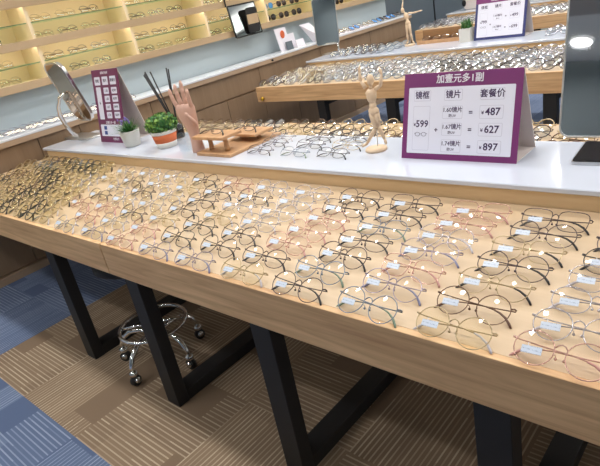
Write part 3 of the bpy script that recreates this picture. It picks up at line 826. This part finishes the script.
# reed diffuser
t_ = thing('reed_diffuser', 'black bottle reed diffuser with dark sticks behind bushy plant', 'diffuser', (-2.80, 1.93, .832), 0)
MB().lathe([(.034, 0), (.037, .005), (.037, .075), (.02, .088), (.016, .095), (.016, .11), (.01, .11)]).obj('bottle', M['blackglass'], t_)
for dx, dz in ((-.205, .39), (-.185, .40), (-.17, .385), (-.115, .40), (.03, .41), (.065, .405)):
    MB().tube([(-dx*.06, .003, .03), (dx, rp.uniform(-.02, .02), dz)], .0045, 6).obj('reed', M['black'], t_)

# ------------------------------------------------------------------ wooden hand
def loft(secs, n=16):
    b = MB(); vs = []; fs = []
    for (cx, cy, cz, rx, ry) in secs:
        for k in range(n): a = 2*pi*k/n; vs.append((cx+rx*cos(a), cy+ry*sin(a), cz))
    m = len(secs)
    for i in range(m-1):
        for k in range(n): fs.append((i*n+k, i*n+(k+1) % n, (i+1)*n+(k+1) % n, (i+1)*n+k))
    fs += [tuple(range(n-1, -1, -1)), tuple((m-1)*n+k for k in range(n))]
    return b.add(vs, fs, True)
t_ = thing('wooden_hand', 'jointed wooden display hand standing upright with fingers raised', 'hand model', (-2.355, 1.72, .832), 0)
t_.rotation_euler = (0, 0, radians(12))
loft([(0, 0, 0, .034, .03), (0, 0, .006, .036, .032), (0, 0, .07, .031, .026), (-.003, 0, .115, .033, .025), (-.01, 0, .16, .05, .027), (-.018, 0, .20, .06, .028), (-.018, 0, .235, .062, .026), (-.016, 0, .25, .056, .02), (-.015, 0, .256, .04, .01)]).obj('palm', M['handwood'], t_)
def finger(base, segs, r0):
    b = MB(); p = Vector(base); r_ = r0
    for i, (d, L_) in enumerate(segs):
        d = Vector(d).normalized(); q = p+d*L_
        b.ball(tuple(p), r_*1.02, 10, 6)
        b.tube([p, p+d*L_*.15, p+d*L_*.5, p+d*L_*.88, q], [r_*.8, r_, r_*.97, r_*.88, r_*.6], 10)
        p = q; r_ *= .9
    b.ball(tuple(p), r_*.72, 10, 6)
    return b.obj('finger', M['handwood'], t_)
finger((-.066, 0, .238), [((-.28, -.15, 1), .042), ((-.25, .05, 1), .03), ((-.15, .1, 1), .026)], .0115)
finger((-.034, 0, .246), [((-.16, -.1, 1), .046), ((-.1, .0, 1), .034), ((-.08, .1, 1), .028)], .0125)
finger((-.002, 0, .248), [((.0, -.1, 1), .052), ((-.02, .05, 1), .038), ((-.02, .1, 1), .03)], .0125)
finger((.030, -.004, .240), [((.12, -.22, 1), .038), ((.05, -.1, 1), .027), ((.0, .1, 1), .022)], .012)
finger((.032, -.014, .155), [((.35, -.75, .6), .034), ((-.35, -.45, .85), .030), ((-.5, -.1, .85), .02)], .013)

# clear acrylic block left of the hand
t_ = tag(MB().bbox(-2.50, -2.425, 1.70, 1.74, .832, .925, .003).obj('acrylic_block', M['acrylic']), 'clear acrylic block between bushy plant and wooden hand', 'block')

# bamboo stands
t_ = thing('bamboo_stand', 'small bamboo tray stand with raised board beside the wooden hand', 'display stand', (-2.165, 1.655, .832), 0)
MB().bbox(-.13, .13, 0, .375, 0, .016, .002).obj('base_board', M['bamboo'], t_)
for xx in (-.07, .05):
    MB().lathe([(.013, .016), (.014, .03), (.011, .06), (.014, .085)], (xx, .06, 0), 12).obj('peg', M['bamboo'], t_)
    MB().lathe([(.013, .016), (.011, .03), (.013, .045)], (xx+.02, .27, 0), 12).obj('peg', M['bamboo'], t_)
MB().bbox(-.135, .1, .0, .135, .085, .1, .002).obj('raised_board', M['bamboo'], t_)
MB().bbox(-.105, .125, .19, .33, .045, .058, .002).obj('low_board', M['bamboo'], t_)
glasses(-2.195, 1.715, .932, -.05, 'oval', M['blackm'], M['tipblack'], M['lens'], False, 'black eyeglasses resting on the raised bamboo board', 'eyeglasses on the bamboo stand')
glasses(-2.165, 1.905, .89, -.05, 'oval', M['gunmetal'], M['tipblack'], M['lens'], False, 'dark eyeglasses resting on the low rear bamboo board', 'eyeglasses on the bamboo stand')
# ------------------------------------------------------------------ mannequins
def mannequin(label, loc, rz, pose, s=1.0):
    t_ = thing('wooden_mannequin', label, 'figurine', loc, rz)
    def v(p): return tuple(c*s for c in p)
    def limb(name, pts, rad):
        MB().tube([v(p) for p in pts], [r_*s for r_ in rad], 10).obj(name, M['palewood'], t_)
    MB().lathe([(.045*s, 0), (.047*s, .004), (.045*s, .012*s), (.02*s, .014*s)]).obj('base', M['palewood'], t_)
    MB().tube([(0, .012*s, .012*s), v((pose['hip'][0], pose['hip'][1]+.015, pose['hip'][2]))], .0018*s, 6).obj('rod', M['steel'], t_)
    h = Vector(pose['hip']); ch = Vector(pose['chest']); hd = Vector(pose['head'])
    MB().ball((0, 0, 0), .021*s, 14, 8, sx=1.15, sy=.85, sz=1.0).xf(at(*(h*s))).obj('pelvis', M['palewood'], t_)
    a = h+(ch-h)*.35
    limb('waist', [h, h+(ch-h)*.3, h+(ch-h)*.5], [.014, .0155, .012])
    limb('torso', [h+(ch-h)*.45, h+(ch-h)*.65, ch, ch+(hd-ch)*.28], [.013, .02, .024, .012])
    limb('neck', [ch+(hd-ch)*.25, ch+(hd-ch)*.7], [.008, .007])
    MB().ball((0, 0, 0), .018*s, 14, 10, sx=.85, sy=.95, sz=1.25).xf(at(*(hd*s))).obj('head', M['palewood'], t_)
    for side in ('L', 'R'):
        sh, el, wr, tipp = [Vector(p) for p in pose['arm'+side]]
        limb('upper_arm', [sh, sh+(el-sh)*.3, el], [.009, .0085, .0065]); limb('forearm', [el, el+(wr-el)*.3, wr], [.0068, .0075, .0045])
        limb('hand', [wr, wr+(tipp-wr)*.5, tipp], [.005, .0065, .003])
        hp, kn, an, to = [Vector(p) for p in pose['leg'+side]]
        limb('thigh', [hp, hp+(kn-hp)*.3, kn], [.013, .0135, .009]); limb('calf', [kn, kn+(an-kn)*.3, an], [.009, .0095, .0055])
        limb('foot', [an, an+(to-an)*.5, to], [.006, .0065, .004])
    return t_
mannequin('pale wooden artist mannequin dancing with both arms raised beside price sign', (-1.318, 1.855, .832), 0, dict(
    hip=(.012, 0, .168), chest=(.010, 0, .245), head=(.015, 0, .295),
    armL=[(-.013, 0, .262), (-.028, -.005, .295), (-.026, -.01, .33), (-.020, -.01, .355)],
    armR=[(.034, 0, .258), (.066, -.01, .272), (.078, -.01, .315), (.070, -.01, .345)],
    legL=[(.0, 0, .16), (.018, -.012, .10), (-.045, 0, .028), (-.068, -.005, .014)],
    legR=[(.024, 0, .16), (.022, .005, .10), (.042, .01, .045), (.052, 0, .028)]))
mannequin('pale wooden artist mannequin with outstretched arms on second table', (-2.875, 4.82, .832), 0, dict(
    hip=(.0, 0, .19), chest=(-.012, 0, .262), head=(-.04, 0, .30),
    armL=[(-.035, 0, .28), (-.04, 0, .325), (-.028, 0, .37), (-.024, 0, .42)],
    armR=[(.018, 0, .272), (.065, 0, .268), (.12, 0, .275), (.15, 0, .278)],
    legL=[(-.012, 0, .18), (-.012, -.01, .10), (-.018, 0, .035), (-.03, -.01, .014)],
    legR=[(.012, 0, .18), (.024, -.01, .10), (.03, 0, .035), (.05, -.01, .02)]), 1.08)

# phone
t_ = thing('smartphone', 'black smartphone with silver edge lying on the white shelf', 'phone', (-.485, 1.905, .832), radians(4))
MB().prism([(u, v, .0) for u, v in rrect_pts(.105, .215, .014)], (0, 0, .011)).obj('case', M['steel'], t_)
MB().prism([(u, v, .011) for u, v in rrect_pts(.098, .208, .012)], (0, 0, .001)).obj('screen', M['blackglass'], t_)

# ------------------------------------------------------------------ counter cards
t_ = thing('display_card', 'white standing card printed with an orange shape, dark square at its foot', 'card', (-4.16, 4.47, .9565), 0)
MB().prism([(0, -.07, 0), (0, .10, 0), (-.04, .09, .23), (-.04, -.08, .23)], (-.008, 0, 0)).obj('card', M['paper'], t_)
MB().ball((-.022, .015, .165), .034, 14, 8, sx=.2, sz=1.2).obj('orange_shape', M['orange'], t_)
MB().prism([(.03, .0, 0), (.03, .10, 0), (.015, .10, .085), (.015, .0, .085)], (-.006, 0, 0)).obj('dark_square', M['darkpanel'], t_)
for i, (x, y, w_, h_) in enumerate(((-4.2, 4.62, .16, .15), (-4.13, 4.70, .13, .075))):
    tag(MB().prism([(x, y-w_/2, .9565), (x, y+w_/2, .9565), (x-.02, y+w_/2, .9565+h_), (x-.02, y-w_/2, .9565+h_)], (-.012, 0, 0)).obj('display_card', M['paper']),
        ['taller blank white card behind on wall counter right of orange card', 'low blank white block card right of the orange card'][i], 'card')
tag(MB().prism([(-4.2, 4.98, .9565), (-4.05, 5.05, .9565), (-4.26, 5.02, 1.16), (-4.28, 4.88, 1.16)], (.0, .012, 0)).obj('leaflet', M['paper']), 'leaning white leaflet on wall counter behind the second table mirror', 'leaflet')
for c in range(4):
    o = link('sunglasses', far_mesh('case%d' % (c % 2), M['blackm'], M['sunlens'] if c % 2 else M['sunblue'])); o.location = (-4.15, 6.22+.16*c, .9575); o.rotation_euler = (0, 0, pi/2)
    tag(o, 'dark sunglasses lying at counter far end, %s from white tray' % ordn(c+1), 'glasses', 'dark glasses at the counter end')

# wooden tray on table 2 white shelf
t_ = thing('wooden_tray', 'open wooden tray of glasses between far mannequin and grass pot', 'tray', (-2.80, 4.82, .832), 0)
MB().box(0, .44, 0, .14, 0, .012).obj('base', M['bamboo'], t_)
MB().box(0, .44, .125, .137, .012, .11).obj('back', M['darkoak'], t_)
MB().box(0, .44, 0, .01, .012, .03).obj('lip', M['bamboo'], t_)
for c in range(2):
    far('brown', -2.68+.19*c, 4.885, .846, .05, '%s brown eyeglasses inside the open wooden tray' % ['left', 'right'][c], 'eyeglasses in the wooden tray', .95)
# cream box with dark ends on table 3
t_ = thing('storage_box', 'cream rounded box with dark ends on the farthest table', 'box', (-3.52, 7.72, .832), 0)
MB().prism([(u, 0, v+.09) for u, v in rrect_pts(.36, .17, .05)], (0, .14, 0)).obj('body', M['cream'], t_)
for sx_ in (-1, 1): MB().ball((sx_*.17, -.005, .09), .03, 12, 8, sy=.3, sz=1.5).obj('end_cap', M['black'], t_)

# ------------------------------------------------------------------ stool
t_ = thing('rolling_stool', 'chrome rolling stool with castors parked under the nearest table', 'stool', (-2.171, 1.061, 0), 0)
MB().lathe([(.028, .13), (.03, .14), (.03, .2), (.024, .21), (.02, .33)], n=16).obj('hub', M['chrome'], t_)
MB().tube([(0, 0, .3), (0, 0, .53)], .014, 12).obj('post', M['black'], t_)
MB().lathe([(.02, .525), (.15, .53), (.17, .545), (.17, .575), (.15, .59), (.001, .592)], n=28).obj('seat', M['black'], t_)
RR = .16
MB().tube([(RR*cos(2*pi*i/36), RR*sin(2*pi*i/36), .202) for i in range(36)], .0095, 8, closed=True).obj('foot_ring', M['chrome'], t_)
for a in range(4):
    an = 2*pi*a/4+radians(45)
    MB().tube([(0, 0, .206), (RR*cos(an), RR*sin(an), .202)], .007, 8).obj('spoke', M['chrome'], t_)
for deg in (212, 285, 4, 78, 146):
    an = radians(deg); R_ = .204
    f = lambda r_, z: (r_*cos(an), r_*sin(an), z)
    lg = MB().tube([f(.02, .15), f(.08, .17), f(.135, .165), f(.18, .135), f(R_, .095), f(R_, .07)], [.014, .013, .0125, .012, .011, .01], 10).obj('leg', M['chrome'], t_)
    cs = MB().tube([(R_*cos(an)-.012*sin(an), R_*sin(an)+.012*cos(an), .025), (R_*cos(an)+.012*sin(an), R_*sin(an)-.012*cos(an), .025)], .025, 16).obj('caster_wheel', M['rubber'], t_)
    MB().tube([(R_*cos(an)-.020*sin(an), R_*sin(an)+.020*cos(an), .028), (R_*cos(an)+.020*sin(an), R_*sin(an)-.020*cos(an), .028)], .014, 14).obj('wheel_cover', M['chrome'], cs)
    MB().lathe([(.012, .052), (.022, .056), (.019, .072), (.011, .078)], f(R_, 0), 12).obj('caster_fork', M['chrome'], cs)

# nearest far pairs stay individuals up to 300 eyeglasses, the remaining tiny ones are one object
def dist(f): return (Vector(f[1])-Vector((0, 0, 1.5))).length
have = sum(1 for o in bpy.data.objects if o.name.split('.')[0] == 'eyeglasses' and 'category' in o)
FAR.sort(key=dist)
for me, lo_, rz_, sc_, lb_, gr_ in FAR[:300-have]:
    o = link('eyeglasses', me); o.location = lo_; o.rotation_euler = (0, 0, rz_); o.scale = sc_; tag(o, lb_, 'glasses', gr_)
b = MB()
for me, lo_, rz_, sc_, lb_, gr_ in FAR[300-have:]:
    X = at(*lo_) @ Matrix.Rotation(rz_, 4, 'Z') @ Matrix.Diagonal((*sc_, 1)); off = len(b.v)
    b.v += [tuple(X @ v.co) for v in me.vertices]
    for mt in me.materials: b.use(mt)
    ix = [b.mats.index(mt) for mt in me.materials]
    for p in me.polygons: b.f.append([i+off for i in p.vertices]); b.mi.append(ix[p.material_index]); b.sm.append(True)
o = b.obj('distant_eyeglasses'); tag(o, 'hundreds of tiny eyeglasses covering the far display tables and farther wall shelves', 'glasses', kind='stuff')
print('FAR', len(FAR), have)

# ------------------------------------------------------------------ camera
R_ = (0.789658432, 0.409094587, -0.202792689); fpx = 547.106624
cy, sy, cp, sp_ = cos(R_[0]), sin(R_[0]), cos(R_[1]), sin(R_[1])
F = Vector((-sy*cp, cy*cp, -sp_)); r = Vector((cy, sy, 0)); u = r.cross(F)
c_, s_ = cos(R_[2]), sin(R_[2])
r2_, u2_ = c_*r+s_*u, -s_*r+c_*u
cam = bpy.data.cameras.new('camera'); cam.sensor_width = 36; cam.lens = 36*fpx/600
co = link('camera', cam); mw = Matrix((r2_, u2_, -F)).transposed().to_4x4(); mw.translation = (0, 0, 1.5)
co.matrix_world = mw; SC.camera = co

# ------------------------------------------------------------------ to metres
for me in bpy.data.meshes: me.transform(Matrix.Scale(S, 4))
for o in bpy.data.objects: o.location = o.location*S
for l_ in bpy.data.lights: l_.size *= S; l_.size_y *= S; l_.energy *= S*S
cam.clip_start = .02

w = bpy.data.worlds.new('world'); SC.world = w; w.use_nodes = True
w.node_tree.nodes['Background'].inputs[0].default_value = (.9, .95, 1, 1); w.node_tree.nodes['Background'].inputs[1].default_value = .3
SC.view_settings.view_transform = 'Standard'; SC.view_settings.look = 'None'; SC.view_settings.gamma = 1
SC.view_settings.exposure = -1.92
